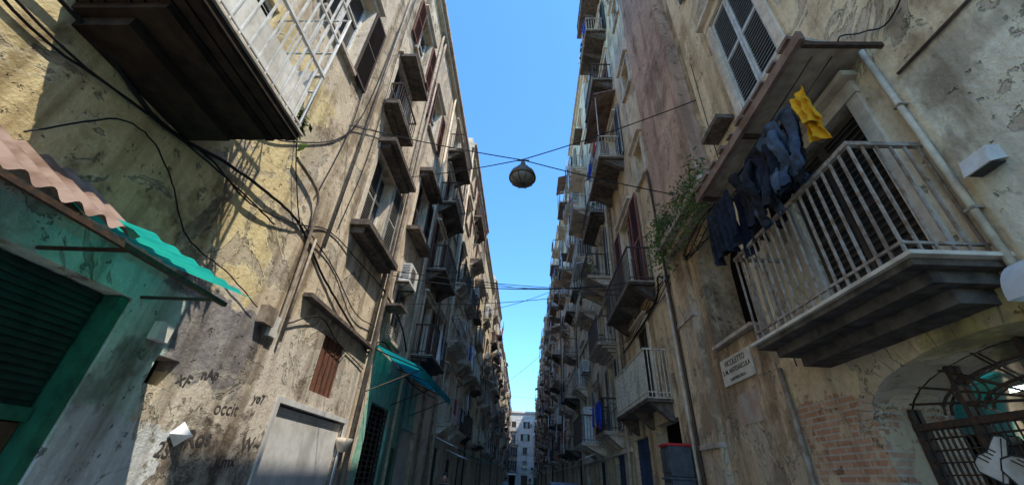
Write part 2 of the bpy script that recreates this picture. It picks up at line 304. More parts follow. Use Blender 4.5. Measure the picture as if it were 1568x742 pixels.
def shell(mb,f,a0,a1,H,mat,back=8):
    a0+=.01;a1-=.01
    mb.face([f.P(0,a0,0),f.P(-back,a0,0),f.P(-back,a0,H),f.P(0,a0,H)],mat); mb.face([f.P(0,a1,0),f.P(-back,a1,0),f.P(-back,a1,H),f.P(0,a1,H)],mat)
    mb.face([f.P(-back,a0,0),f.P(-back,a1,0),f.P(-back,a1,H),f.P(-back,a0,H)],mat); mb.face([f.P(0,a0,H),f.P(0,a1,H),f.P(-back,a1,H),f.P(-back,a0,H)],mat)
    mb.fb(f,-.3,.28,a0,a1,H+.002,H+.16,mStone); mb.fb(f,.001,.16,a0,a1,H-.2,H-.002,mTrim); mb.fb(f,-.3,.0,a0,a1,H+.162,H+.6,mat)
class Bld:
    def __init__(s,f,a0,a1,H,mat):
        s.f=f;s.a0=a0;s.a1=a1;s.H=H;s.mat=mat;s.holes=[];s.w=MB();s.win=MB();s.bal=MB();s.det=MB()
    def done(s):
        wall(s.w,s.f,s.a0+.01,s.a1-.01,0,s.H,s.holes,s.mat); shell(s.w,s.f,s.a0,s.a1,s.H,s.mat)
        e=empty('apartment_building',s.f.P(0,(s.a0+s.a1)/2,0))
        s.w.obj('walls',e,fix=False); s.win.obj('windows',e); s.bal.obj('balconies',e); s.det.obj('facade_details',e)
        return e
    def window(s,ac,w,z,h,style,sh,**k):
        s.holes.append((ac-w/2,ac+w/2,z,z+h)); win(s.win,s.f,ac,w,z,h,style,sh,**k)
def generic(f,a0,a1,H,mat,floors,lod,baldep=.85,pb=.75):
    B=Bld(f,a0,a1,H,mat); n=max(2,int((a1-a0)/2.9)); sp=(a1-a0)/n; g=B.det
    shc=RR.choice(mShut)
    for k in range(n):
        ac=a0+sp*(k+.5)+RR.uniform(-.12,.12)
        t=RR.random()
        hh=RR.uniform(2.3,2.9); w=RR.uniform(1.1,1.7)
        B.holes.append((ac-w/2,ac+w/2,.02,hh))
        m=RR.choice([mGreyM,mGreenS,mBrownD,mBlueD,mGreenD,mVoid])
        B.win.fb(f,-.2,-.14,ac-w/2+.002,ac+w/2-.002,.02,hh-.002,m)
        if m is not mVoid:
            for i in range(int(hh/.12)): B.win.fb(f,-.14,-.125,ac-w/2+.01,ac+w/2-.01,.05+i*.12,.12+i*.12,m)
        if t<.35: B.det.hexa([f.P(.0,ac-w*.7,hh+.35),f.P(.8,ac-w*.7,hh+.05),f.P(.8,ac+w*.7,hh+.05),f.P(0,ac+w*.7,hh+.35),f.P(.0,ac-w*.7,hh+.39),f.P(.8,ac-w*.7,hh+.09),f.P(.8,ac+w*.7,hh+.09),f.P(0,ac+w*.7,hh+.39)],RR.choice([mTeal,mRust,mCl[1],mGreenD]))
        for z in floors:
            if z+2.6>H: continue
            hb=RR.random()<pb; ww=1.15
            st=RR.choice(['closed','open','half','none','roll','open']); sh=shc if RR.random()<.6 else RR.choice(mShut)
            dz=RR.uniform(-.15,.15)
            if hb:
                B.window(ac,ww,z+dz+.01,2.35,st,sh,step=.075*lod,trim=lod<3,sill=False)
                d=baldep*RR.uniform(.65,1.2); bw=min(sp*.46,RR.uniform(.8,1.5))
                rm=RR.choice([mIron,mIron,mRailG,mRailC]); balcony(B.bal,f,ac-bw,ac+bw,z+dz,d,rm,sp=.12*lod,slab=RR.choice([mDark,mStone,mStone,mTrim]),corb=RR.random()<.6,bulge=(lod==1 and RR.random()<.3))
                q=RR.random()
                if q<.38:
                    x=ac-bw+.05
                    while x<ac+bw-.35:
                        wd=RR.uniform(.25,.6); cloth(B.det,f,d+.06,x,wd,z+dz+RR.choice([1.0,.98,1.9]),RR.uniform(.5,1.1),RR.choice(clW)); x+=wd+RR.uniform(.02,.4)
                elif q<.5: B.det.fb(f,d-.055,d-.045,ac-bw+.05,ac+bw-.05,z+dz+.08,z+dz+.95,RR.choice([mRailC,mGreyM,mShut[2],mTarp]))
                elif q<.65:
                    for i in range(3):
                        c=f.P(d*.7,ac-bw+.25+i*.5,z+dz+.25); B.det.lathe((c[0],c[1],z+dz),[(.0,.0),(.09,0),(.13,.24),(.11,.24)],RR.choice([mRust,mPlast]),8); leaves(B.det,(c[0],c[1],z+dz+.5),(.1,.1,.18),45,.06,[mLeaf,mLeafD])
                elif q<.8:
                    B.det.hexa([f.P(.02,ac-bw,z+2.75),f.P(d+.1,ac-bw,z+2.45),f.P(d+.1,ac+bw,z+2.45),f.P(.02,ac+bw,z+2.75),f.P(.02,ac-bw,z+2.79),f.P(d+.1,ac-bw,z+2.49),f.P(d+.1,ac+bw,z+2.49),f.P(.02,ac+bw,z+2.79)],RR.choice([mRust,mStone,mRailC,mCl[1]]))
                    for s_ in (-bw+.04,bw-.04): B.det.fb(f,d-.045,d-.015,ac+s_-.015,ac+s_+.015,z+1.0,z+2.47,mIron)
                elif q<.9:
                    x=ac-bw+.1; B.det.fb(f,.1,d-.15,x,x+.5,z+dz,z+dz+RR.uniform(.8,1.6),RR.choice([mPlast,mBrownD,mGreyM])); B.det.lathe(f.P(d*.6,ac+bw-.3,z+dz),[(0,0),(.16,0),(.19,.4),(.17,.4)],RR.choice([mTarp,mCl[2],mPlast]),10)
            else:
                B.window(ac,ww,z+.75+dz,1.6,st,sh,step=.075*lod,trim=lod<3)
                if RR.random()<.3: B.det.fb(f,.01,.5,ac-ww/2-.15,ac+ww/2+.15,z+.58+dz,z+.65+dz,mDark)
            if RR.random()<.25: acunit(B.det,f,ac+sp*.5-.1 if k<n-1 else ac-sp*.3,z+dz+RR.uniform(.2,1.6))
    for z in floors[::2]: g.fb(f,.001,.07,a0+.015,a1-.015,z-.62,z-.5,mTrim)
    for aa in (a0+.25,a1-.3): g.tube([f.P(.09,aa,.1),f.P(.09,aa,H-.25)],.05,RR.choice([mPipe,mPipeC,mIron]),8)
    for i in range(5):
        zz=RR.uniform(2.8,H*.6); pts=[]
        for j in range(9): pts.append(f.P(.03+.02*(j%2),a0+.1+(a1-a0-.2)*j/8,zz+.12*math.sin(j*1.7+i)-.1*(j%2)))
        g.wire(pts,.012,mCable,4,3)
    for i in range(3):
        aa=RR.uniform(a0+1,a1-1); b=f.P(-.6,aa,H); hh=RR.uniform(1.2,2.6); g.tube([b,(b[0],b[1],b[2]+hh)],.02,mPipe,4)
        for j in range(5): g.fb(W,b[0]-.3,b[0]+.3,b[1]-.2+.1*j,b[1]-.19+.1*j,b[2]+hh-.1,b[2]+hh-.09,mPipe)
    B.done()
# ------------------------------------------------------------ camera
Zc=Vector((56,963,-591.2)).normalized(); Yc=Vector((18,-364,-591.2)); Yc=(Yc-Zc*Yc.dot(Zc)).normalized(); Xc=Yc.cross(Zc)
cd=bpy.data.cameras.new('camera'); cam=bpy.data.objects.new('camera',cd); sc.collection.objects.link(cam)
cd.sensor_width=36; cd.lens=36*591.2/1568; cd.clip_end=2000; cd.clip_start=.05
M=Matrix((Xc,Yc,Zc)).to_4x4(); M.translation=Vector((0,0,1.6)); cam.matrix_world=M; sc.camera=cam
# ------------------------------------------------------------ light
S=Vector((.43,-.36,.86)).normalized()
w=bpy.data.worlds.new('World'); sc.world=w; w.use_nodes=True; nt=w.node_tree
sky=nt.nodes.new('ShaderNodeTexSky'); sky.sky_type='NISHITA'; sky.sun_disc=False; sky.sun_elevation=math.asin(S.z); sky.sun_rotation=math.atan2(S.x,S.y); sky.air_density=1.3; sky.dust_density=.3; sky.ozone_density=2.0
vm=nt.nodes.new('ShaderNodeVectorMath'); vm.operation='MULTIPLY'; vm.inputs[1].default_value=(1.1,1.95,2.75); nt.links.new(sky.outputs[0],vm.inputs[0])
bg=nt.nodes['Background']; bg.inputs[1].default_value=.15; nt.links.new(vm.outputs[0],bg.inputs[0])
sd=bpy.data.lights.new('sun','SUN'); sd.energy=5; sd.angle=math.radians(.5); sd.color=(1,.93,.80); so=bpy.data.objects.new('sun',sd); sc.collection.objects.link(so); so.rotation_euler=S.to_track_quat('Z','Y').to_euler(); so.location=(5,-5,30)
sc.view_settings.view_transform='Standard'; sc.view_settings.look='None'; sc.view_settings.exposure=0
# ------------------------------------------------------------ ground
n=N('basalt_paving',.7,.3); b=n.t.nodes.new('ShaderNodeTexBrick'); n.S(b.inputs['Vector'],n.co); b.inputs['Scale'].default_value=1; b.inputs['Brick Width'].default_value=.7; b.inputs['Row Height'].default_value=.4; b.inputs['Mortar Size'].default_value=.012
b.inputs['Color1'].default_value=(.36,.32,.27,1); b.inputs['Color2'].default_value=(.28,.25,.21,1); b.inputs['Mortar'].default_value=(.08,.08,.08,1); n.bump(b.outputs[1],.4,-.01); mGr=n.fin(b.outputs[0])
mb=MB(); mb.face([(-600,-600,0),(600,-600,0),(600,900,0),(-600,900,0)],simple('far_ground',(.42,.36,.29))); mb.obj('ground')
mb=MB(); mb.face([(-3.6,-20,.004),(3.1,-20,.004),(3.1,112,.004),(-3.6,112,.004)],mGr); mb.obj('road')
# ------------------------------------------------------------ LEFT buildings
fL=F('L',-3.8)
B=Bld(fL,-3,9.0,17,mL0); g=B.det
B.holes+= [(1.6,3.36,0.01,2.9),(6.25,8.8,.01,2.43),(7.0,8.0,2.76,3.8),(3.9,4.2,2.24,2.52)]
g.fb(fL,-.26,-.2,1.6,3.24,1.9,2.89,mGreenS)
for i in range(16): g.fb(fL,-.2,-.185,1.65,3.23,1.95+i*.058,1.98+i*.058,mGreenS)
g.fb(fL,-.25,-.03,3.26,3.35,.01,2.89,mGreenD); g.fb(fL,-.25,-.15,1.6,3.25,1.8,1.9,mGreenD)
g.fb(fL,-.26,-.2,1.6,3.25,.01,1.79,mBrownD)
for k in range(2):
    for z in (.2,.95,1.3):
        g.fb(fL,-.2,-.175,2.5-k*.75,3.1-k*.75,z,z+(.62 if z<.5 else .26),mBrownD); g.fb(fL,-.175,-.155,2.58-k*.75,3.02-k*.75,z+.06,z+(.56 if z<.5 else .2),mBrownD)
for p,q in ((6.27,7.05),(7.06,7.9),(7.91,8.78)):
    g.fb(fL,-.1,-.06,p,q,.01,2.4,mGreyM)
    for zz in (.1,1.2,2.3): g.fb(fL,-.06,-.045,p+.04,q-.04,zz,zz+.05,mGreyM)
g.fb(fL,-.02,.03,6.17,6.25,.0,2.52,mGreyM); g.fb(fL,-.02,.03,8.8,8.88,.0,2.52,mGreyM); g.fb(fL,-.02,.031,6.25,8.8,2.435,2.52,mGreyM)
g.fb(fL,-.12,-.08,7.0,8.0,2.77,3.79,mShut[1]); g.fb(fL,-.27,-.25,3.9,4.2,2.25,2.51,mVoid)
for i in range(5): g.fb(fL,-.08,-.06,7.12+i*.19,7.14+i*.19,2.77,3.79,mIron)
B.window(7.5,1.25,6.15,2.2,'half',mShut[2],sill=False); g.fb(fL,.0,.42,6.6,8.7,6.0,6.13,mDark); g.fb(fL,.0,.3,6.7,8.6,5.85,5.998,mDark); g.fb(fL,.0,.45,6.65,8.65,8.5,8.62,mDark); g.fb(fL,.0,.3,6.75,8.55,8.37,8.498,mDark)
B.window(7.0,1.1,9.6,1.75,'closed',mShut[2],sill=False); g.fb(fL,0,.4,6.3,7.8,9.46,9.58,mDark); g.fb(fL,0,.5,6.3,7.8,11.4,11.5,mDark); balcony(B.bal,fL,6.35,7.75,9.6,.38,mIron,h=.7,corb=False,t=.02)
B.window(7.6,1.1,13.0,1.9,'open',mShut[1]); B.window(4.2,1.2,8.6,2.2,'open',mShut[4]); B.window(4.2,1.1,12.4,2.0,'closed',mShut[0]); B.window(1.6,1.1,9.2,2.0,'closed',mShut[0])
mRot=simple('rotten_wood_and_stone',(.045,.03,.02),.95,c2=(.018,.013,.01),scale=5,bump=.8)
B.window(2.4,1.2,5.0,2.3,'closed',mShut[3],sill=False,trim=False)
Y0=1.5
balcony(B.bal,fL,Y0,3.08,4.9,1.1,mWhite,sp=.13,slab=mRot,corb=False,t=.12)
B.bal.fb(fL,1.0,1.03,Y0+.1,3.0,4.93,5.5,mWhite); B.bal.fb(fL,.1,1.0,2.98,3.01,4.93,5.9,mWhite)
for i in range(9): g.fb(fL,.06+i*.115,.155+i*.115,Y0,3.07-.03*(i%2),4.745+.006*(i%3),4.778,mRot)
for zz in (6.6,7.2): g.fb(fL,1.05,1.08,Y0,3.06,zz,zz+.03,mWhite)
for i in range(12): g.fb(fL,1.055,1.075,Y0+.03+i*.137,Y0+.05+i*.137,5.9,7.2,mWhite)
for i in range(7): g.fb(fL,.1+i*.14,.115+i*.14,3.05,3.065,5.9,7.2,mWhite)
g.tube([fL.P(1.06,3.06,4.9),fL.P(1.06,3.06,7.23)],.022,mWhite)
for zz in (5.6,6.4,7.2): g.tube([fL.P(0,3.06,zz),fL.P(1.06,3.06,zz)],.015,mWhite)
leaves(g,fL.P(.9,3.2,5.15),(.07,.12,.1),80,.07,[mLeaf,mLeafD])
g.fb(fL,.0,.09,3.68,3.84,2.62,2.8,mPlast); g.fb(fL,0,.12,5.05,5.3,3.3,3.55,mPipe); g.fb(fL,0,.08,5.35,5.5,3.2,3.5,mPlast)
g.wire([fL.P(.06,5.5,3.3),fL.P(.06,5.45,4.6),fL.P(.08,5.35,5.2),fL.P(.1,5.15,5.65),fL.P(.08,4.4,5.75)],.03,mPipe,8)
g.tube([fL.P(.06,5.66,3.2),fL.P(.06,5.62,5.0)],.022,mPipe,8)
g.fb(fL,.0,.16,5.9,9.0,4.05,4.12,mDark)
for k,(pp,r) in enumerate([([(.5,4.5),(1.6,4.62),(2.6,4.5),(3.5,4.75),(4.4,4.9),(5.2,4.95),(6.2,4.6),(7.5,4.25),(9,3.98)],.022),([(.5,4.42),(1.9,4.35),(3.2,4.62),(4.0,4.55),(5.0,4.9),(6.0,5.4),(7.5,5.5),(9,5.6)],.012),([(.5,4.7),(1.4,4.3),(2.4,4.45),(3.5,4.55),(4.6,4.62)],.012),([(1.9,3.6),(2.3,4.2),(2.6,4.25),(3.0,4.05),(3.5,3.7),(4.2,3.6),(4.9,3.45)],.008),([(4.0,7.0),(4.3,6.0),(4.8,5.2),(5.2,4.9)],.01),([(5.3,9.5),(5.4,7.6),(5.2,5.7)],.012),([(5.7,3.5),(6.5,3.9),(7.5,3.75),(9,3.6)],.012),([(5.4,7.65),(7,8.9),(9,9.1)],.009),([(3.1,5.3),(4.2,5.9),(5.6,7.9),(5.8,12)],.012),([(5.1,5.0),(6.5,4.9),(7.8,4.5),(9,4.6)],.012),([(6.2,5.6),(6.4,8.0),(6.1,12),(6.2,16)],.01)]):
    g.wire([fL.P(.05+.03*math.sin(i*2+k),a,z) for i,(a,z) in enumerate(pp)],r,mCable,5,8,.008)
g.tube([fL.P(.07,5.9,5),fL.P(.07,5.9,16.8)],.03,mPipe,8); g.tube([fL.P(.07,8.85,4.2),fL.P(.07,8.85,16.8)],.05,mPipe,8)
p=Vector(fL.P(.02,4.6,1.84))
for a,b_ in ((-.14,.13),(.14,.13),(.14,-.12),(-.14,-.12)): g.face([p+Vector((0,a,.0)),p+Vector((0,0,b_)),p+Vector((.14,.02,0))],mWhite)
g.lathe(fL.P(.06,8.85,1.9),[(0,0),(.08,.02),(.17,.18),(.18,.26),(0,.26)],mTrim,10)
eL=B.done()
mSpray=simple('black_spray_paint',(.05,.045,.045),.9,c2=(.12,.1,.09))
LM=lambda y,z,r=0.,d=.004: Matrix.Translation((-3.8+d,y,z))@Matrix(((0,0,1,0),(1,0,0,0),(0,1,0,0),(0,0,0,1)))@Matrix.Rotation(r,4,'Z')
for i,(t,s_,y,z,r) in enumerate((('occit',.22,5.2,2.12,.08),('xF',.2,4.35,2.3,-.2),('W~',.26,5.95,1.75,.1),('Ros',.26,4.95,1.75,.15),('2S',.2,4.5,1.62,-.1),('Kmx',.2,5.55,1.55,.1),('yo7',.17,5.75,2.35,0),('nAp',.16,4.7,2.45,.2))):
    text(t,s_,mSpray,LM(y,z,r,.004+.0004*i),eL,.0004,.002+.001*(i%4),'graffiti')
# L1
B=Bld(fL,9.0,17,17,mL1); g=B.det
B.holes+=[(10.1,11.65,.01,3.08),(13.0,14.8,.01,2.8)]
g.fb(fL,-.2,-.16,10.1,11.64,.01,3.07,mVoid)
for i in range(24): g.fb(fL,-.12,-.1,10.12,11.63,.1+i*.122,.14+i*.122,mIron)
for i in range(5): g.fb(fL,-.1,-.07,10.12+i*.37,10.16+i*.37,.02,3.06,mIron)
g.fb(fL,-.2,-.14,13.0,14.8,.01,2.8,mGreyM); g.fb(fL,0,.06,12.2,12.5,.8,2.2,mGreenD)
B.window(10.6,1.2,8.1,2.1,'half',mShut[4],sill=False); g.fb(fL,0,.42,9.7,11.5,7.95,8.08,mDark); g.fb(fL,0,.45,9.7,11.5,10.3,10.45,mDark); g.fb(fL,0,.3,9.8,11.4,10.16,10.298,mDark)
B.window(10.1,1.1,12.3,1.9,'open',mShut[1]); B.window(10.6,1.1,4.7,1.6,'closed',mShut[2])
for z,st in ((4.95,'half'),(8.1,'open'),(11.2,'closed'),(14.1,'none')):
    B.window(13.6,1.1,z,2.2,st,mShut[1],sill=False); balcony(B.bal,fL,12.5,14.8,z-.02,.7,mIron,corb=(z>6))
B.bal.fb(fL,.63,.66,12.55,14.7,4.98,5.75,mRailG)
for z,st in ((5.3,'open'),(8.3,'closed'),(11.2,'half'),(14.0,'open')): B.window(16.0,1.0,z+.5,1.6,st,mShut[4])
acunit(g,fL,10.1,6.2); g.fb(fL,0,.5,9.3,9.9,5.3,5.36,mDark)
cloth(g,fL,.75,13.0,.5,6.0,1.1,mCl[1]); cloth(g,fL,.75,13.6,.4,5.9,.8,mCl[6])
for aa,m in ((9.2,mPipe),(11.9,mPipeC),(15.1,mPipe),(16.8,mPipe)): g.tube([fL.P(.08,aa,.1),fL.P(.08,aa,16.8)],.05,m,8)
g.wire([fL.P(.06,9,5.6),fL.P(.05,11,5.3),fL.P(.06,13,4.4),fL.P(.06,17,4.6)],.025,mCable,5); g.wire([fL.P(.06,9,3.98),fL.P(.05,10,4.5),fL.P(.06,13,4.1),fL.P(.06,17,4.3)],.02,mCable,5)
B.done()
fl=[3.6,6.9,10.1,13.2,16.2]
ys=[17,27,38,50,64,80,96,111]
hs=[19,18.5,20,18.5,19.5,20,20.5]; xs=[-3.75,-3.85,-3.8,-3.9,-4.0,-4.1,-4.2]
for i in range(7): generic(F('L',xs[i]),ys[i],ys[i+1],hs[i],mG[[0,1,3,2,1,3,0][i]],fl,(1 if i<1 else 2 if i<3 else 3),.6)
# ------------------------------------------------------------ RIGHT buildings
fR=F('R',3.2)
B=Bld(fR,-1,5.15,15,mR0); g=B.det
B.holes+=[(1.7,3.95,.01,2.66,.42,.34)]
B.window(3.57,1.0,6.58,2.3,'none',mSlate,trim=True,sill=False,frm=mSlF)
leaf(g,fR,-.04,3.08,3.565,6.6,8.86,mSlate,fr=mSlF,step=.07); leaf(g,fR,-.04,3.575,4.06,6.6,8.86,mSlate,fr=mSlF,step=.07)
g.fb(fR,0,.28,4.3,4.9,6.7,6.78,mDark)
B.window(.8,1.0,6.6,2.3,'closed',mShut[2]); B.window(3.57,1.0,10.6,2.3,'open',mShut[0])
B.window(3.3,1.2,3.07,1.95,'closed',mShut[4],trim=True,sill=False)
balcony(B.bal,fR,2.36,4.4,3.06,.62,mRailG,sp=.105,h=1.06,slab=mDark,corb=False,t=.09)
B.bal.fb(fR,.002,.66,2.30,4.46,3.02,3.05,mTrim)
mWdk=simple('old_painted_boards',(.6,.52,.41),.85,c2=(.38,.3,.22),scale=6,bump=.4)
g.hexa([fR.P(.0,2.3,5.32),fR.P(.72,2.15,5.24),fR.P(.72,4.6,5.24),fR.P(0,4.6,5.32),fR.P(0,2.3,5.36),fR.P(.72,2.15,5.28),fR.P(.72,4.6,5.28),fR.P(0,4.6,5.36)],mWdk)
g.fb(fR,.72,.77,2.12,4.62,5.2,5.32,mRust); g.fb(fR,.0,.72,2.16,2.2,5.17,5.22,mIron); g.fb(fR,.0,.72,3.3,3.34,5.18,5.235,mIron); g.fb(fR,.0,.72,4.5,4.54,5.18,5.235,mIron)
for i in range(10): g.fb(fR,.66,.8,2.2+i*.24,2.2+i*.24+RR.uniform(.1,.22),5.33,5.33+RR.uniform(.02,.07),mRust)
g.tube([fR.P(.05,2.31,2.9),fR.P(.05,2.31,5.3)],.026,mPipeC,10)
for z in (3.4,4.5): g.fb(fR,0,.08,2.275,2.345,z,z+.02,mPipe)
g.tube([fR.P(.02,2.2,4.8),fR.P(.02,1.2,4.77),fR.P(.02,0,4.8)],.014,mDark,6)
g.hexa([fR.P(0,2.0,3.62),fR.P(.14,2.0,3.58),fR.P(.14,2.18,3.58),fR.P(0,2.18,3.62),fR.P(0,2.0,3.74),fR.P(.1,2.0,3.72),fR.P(.1,2.18,3.72),fR.P(0,2.18,3.74)],mPlast); g.fb(fR,.02,.11,2.01,2.17,3.585,3.597,mGrille)
for pp in ([(2.4,5.45),(2.55,5.6),(2.9,5.5),(3.4,5.42),(4.6,5.4)],[(2.3,2.8),(2.25,2.5),(2.3,2.72)],[(2.36,5.4),(2.5,5.5),(2.4,5.7),(2.2,5.45),(1.9,5.3),(1.0,6)],[(4.7,2.9),(4.8,4.5),(4.95,6.5),(4.9,9)]): g.wire([fR.P(.04,a,z) for a,z in pp],.008,mCable,5)
g.grid(lambda u,v:fR.P(.03+.24*math.sin(v*math.pi/2),2.08+.2*u,2.95-.27*(1-math.cos(v*math.pi/2))),6,8,mGreyM)
g.grid(lambda u,v:fR.P(.03+.24*u*math.sin(v*math.pi/2),2.28,2.95-.27*(1-math.cos(v*math.pi/2))),4,8,mGreyM)
mRoom=simple('shop_plaster',(.62,.58,.52),.9,var=.2)
X0,X1=-.36,-2.6
for q in ([(X0,1.2,0),(X1,1.2,0),(X1,1.2,2.9),(X0,1.2,2.9)],[(X0,4.4,0),(X1,4.4,0),(X1,4.4,2.9),(X0,4.4,2.9)],[(X1,1.2,0),(X1,4.4,0),(X1,4.4,2.9),(X1,1.2,2.9)],[(X0,1.2,2.9),(X0,4.4,2.9),(X1,4.4,2.9),(X1,1.2,2.9)],[(X0,1.2,0.02),(X0,4.4,0.02),(X1,4.4,0.02),(X1,1.2,0.02)]): g.face([fR.P(*p) for p in q],mRoom)
cc=2.825; AH=1.125; AR=.42; SZ=2.24
for a in [1.73,2.25,cc,3.4,3.92]: g.fb(fR,-.34,-.3,a-.02,a+.02,.01,SZ+AR*math.sqrt(max(0,1-((a-cc)/AH)**2))-.01,mIron)
for z in (1.1,2.15): g.fb(fR,-.338,-.302,1.7,3.95,z,z+.05,mIron)
for i in range(43): g.fb(fR,-.325,-.315,1.73+i*.052,1.736+i*.052,.02,2.15,mIron)
for i in range(23): g.fb(fR,-.327,-.313,1.72,3.93,.1+i*.09,.106+i*.09,mIron)
for R0 in (.4,.7): g.tube([fR.P(-.32,cc-R0*AH*math.cos(t*math.pi/14),SZ+R0*AR*math.sin(t*math.pi/14)) for t in range(15)],.012,mIron,5,False)
for t in range(1,10): th=t*math.pi/10; g.tube([fR.P(-.32,cc,SZ),fR.P(-.32,cc-AH*math.cos(th),SZ+AR*math.sin(th))],.009,mIron,5,False)
g.tube([fR.P(-.31,3.35+.1*math.cos(t*.524),2.38+.1*math.sin(t*.524)) for t in range(13)],.01,mIron,5,False)
n=N('shop_window_glass',.05,.5); gl=n.t.nodes.new('ShaderNodeBsdfTransparent'); gl.inputs[0].default_value=(.62,.72,.7,1); gs=n.t.nodes.new('ShaderNodeBsdfGlossy'); gs.inputs['Roughness'].default_value=.03; fr=n.t.nodes.new('ShaderNodeFresnel'); ms=n.t.nodes.new('ShaderNodeMixShader'); n.t.links.new(fr.outputs[0],ms.inputs[0]); n.t.links.new(gl.outputs[0],ms.inputs[1]); n.t.links.new(gs.outputs[0],ms.inputs[2]); n.t.links.new(ms.outputs[0],n.o.inputs[0]); mShopG=n.m
g.face([fR.P(-.35,1.7,0),fR.P(-.35,3.95,0),fR.P(-.35,3.95,2.68),fR.P(-.35,1.7,2.68)],mShopG)
g.fb(fR,-1.3,-.9,1.3,4.3,2.6,2.66,mWhite)
for i in range(4): g.fb(fR,-2.55,-2.2,1.4,4.2,.5+i*.55,.53+i*.55,mBrownD)
n=N('fluorescent_tube'); n.b.inputs['Emission Color'].default_value=(.8,.92,1,1); n.b.inputs['Emission Strength'].default_value=22; mTube=n.fin((.9,.9,.9))
g.tube([fR.P(-.75,2.45,2.42),fR.P(-.75,3.45,2.42)],.014,mTube,8); g.fb(fR,-.79,-.71,2.43,3.47,2.438,2.48,mWhite)
sh=[(-.2,-.1),(-.19,.1),(-.12,.14),(-.04,.11),(.03,.03),(.12,.0),(.2,-.03),(.22,-.1),(.2,-.14),(-.18,-.14)]
def rot(p,a=.5): return (p[0]*math.cos(a)-p[1]*math.sin(a),p[0]*math.sin(a)+p[1]*math.cos(a))
for cx,cz,s in ((3.15,1.86,1.),(3.4,1.93,.8)):
    dd=-.285 if s==1 else -.296; an=.6 if s==1 else 1.1
    pts=[rot((p[0]*s,p[1]*s),an) for p in sh]
    g.face([fR.P(dd,cx-a,cz+b) for a,b in pts],mWhite); g.tube([fR.P(dd+.003,cx-a,cz+b) for a,b in pts+[pts[0]]],.006,mGrille,5,False)
    q0=rot((-.19*s,-.09*s),an); q1=rot((.2*s,-.09*s),an); g.tube([fR.P(dd+.004,cx-q0[0],cz+q0[1]),fR.P(dd+.004,cx-q1[0],cz+q1[1])],.004,mGrille,4,False)
    for i in range(4): a,b=rot((-.06*s+i*.04*s,.06*s-i*.02*s),an); g.tube([fR.P(dd+.004,cx-a-.03,cz+b-.02),fR.P(dd+.004,cx-a+.03,cz+b+.02)],.005,mGrille,4,False)
for t in range(21):
    th=math.pi*(t+.5)/21; dth=math.pi/21*.47; w_=RR.uniform(.12,.2); P4=[]
    for th2,e_ in ((th-dth,.0),(th+dth,.0),(th+dth,w_),(th-dth,w_)): P4.append((cc-(AH+e_)*math.cos(th2),SZ+(AR+e_)*math.sin(th2)))
    dz_=RR.uniform(.006,.022); g.hexa([fR.P(-.02,a,z) for a,z in P4]+[fR.P(dz_,a,z) for a,z in P4],mR0)
g.tube([fR.P(.05,5.02,.1),fR.P(.05,5.02,2.95)],.03,mPipe,8)
B.done()
# R1
B=Bld(fR,5.15,13,25.8,mR1); g=B.det
B.holes+=[(5.25,6.6,3.6,5.7,.6,.6),(8.9,10.5,.01,2.9),(11.3,12.8,.01,2.75)]
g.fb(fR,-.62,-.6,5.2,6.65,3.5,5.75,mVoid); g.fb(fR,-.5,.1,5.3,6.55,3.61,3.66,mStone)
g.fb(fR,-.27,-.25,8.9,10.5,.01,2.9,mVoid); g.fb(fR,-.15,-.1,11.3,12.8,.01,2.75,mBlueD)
for i in range(20): g.fb(fR,-.1,-.085,11.32,12.78,.05+i*.13,.12+i*.13,mBlueD)
g.fb(fR,0,.42,5.0,7.5,5.98,6.12,mStone); g.fb(fR,0,.25,5.1,7.45,5.85,5.978,mStone)
g.fb(fR,.0,.28,5.3,7.35,6.122,25.5,mSh)
g.fb(fR,0,.1,7.0,7.75,0,5.848,mR1)
for zz in (2.2,4.4): g.fb(fR,0,.13,6.98,7.77,zz,zz+.08,mStone)
g.wire([fR.P(.06,8.0,0),fR.P(.07,7.95,3.2),fR.P(.06,8.05,5.6),fR.P(.06,8.1,9)],.03,mIron,6); g.tube([fR.P(.06,8.2,0),fR.P(.06,8.2,5.8)],.03,mPipeC,6)
for k in range(5): g.wire([fR.P(.05+.03*math.sin(t+k),5.2+.6*t+.05*math.sin(k),5.75+.1*math.sin(t*1.3+k)-.06*k) for t in range(13)],.011,mCable,4,4,.01)
g.wire([fR.P(.06,8.1,5.6),fR.P(.06,8.6,6.0),fR.P(.05,9.2,5.5),fR.P(.05,12.9,5.3)],.025,mCable,5)
B.window(10.9,1.5,6.13,3.2,'half',mRed,sill=False); leaf(g,fR,.055,10.9-1.5,10.13,6.2,9.3,mRed,fr=mRed)
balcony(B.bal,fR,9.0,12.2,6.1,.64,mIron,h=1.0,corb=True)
B.window(11.2,1.3,11.52,2.5,'open',mShut[2],sill=False); balcony(B.bal,fR,10.1,12.6,11.5,.85,mRailC,h=1.0,bulge=True)
for s_ in (10.15,12.55): g.fb(fR,.79,.82,s_-.015,s_+.015,12.5,14.7,mRailC)
g.hexa([fR.P(0,10.0,15.0),fR.P(.9,10.0,14.7),fR.P(.9,12.7,14.7),fR.P(0,12.7,15.0),fR.P(0,10.0,15.05),fR.P(.9,10.0,14.75),fR.P(.9,12.7,14.75),fR.P(0,12.7,15.05)],mRust)
B.window(11.2,1.2,16,2.3,'closed',mShut[1],sill=False); balcony(B.bal,fR,10.2,12.5,15.98,.8,mIron)
B.window(11.2,1.2,19.6,2.3,'open',mShut[0],sill=False); balcony(B.bal,fR,10.2,12.5,19.58,.9,mRailC)
B.window(11.2,1.2,23.0,2.3,'half',mShut[0],sill=False); balcony(B.bal,fR,10.0,12.6,22.98,.9,mIron)
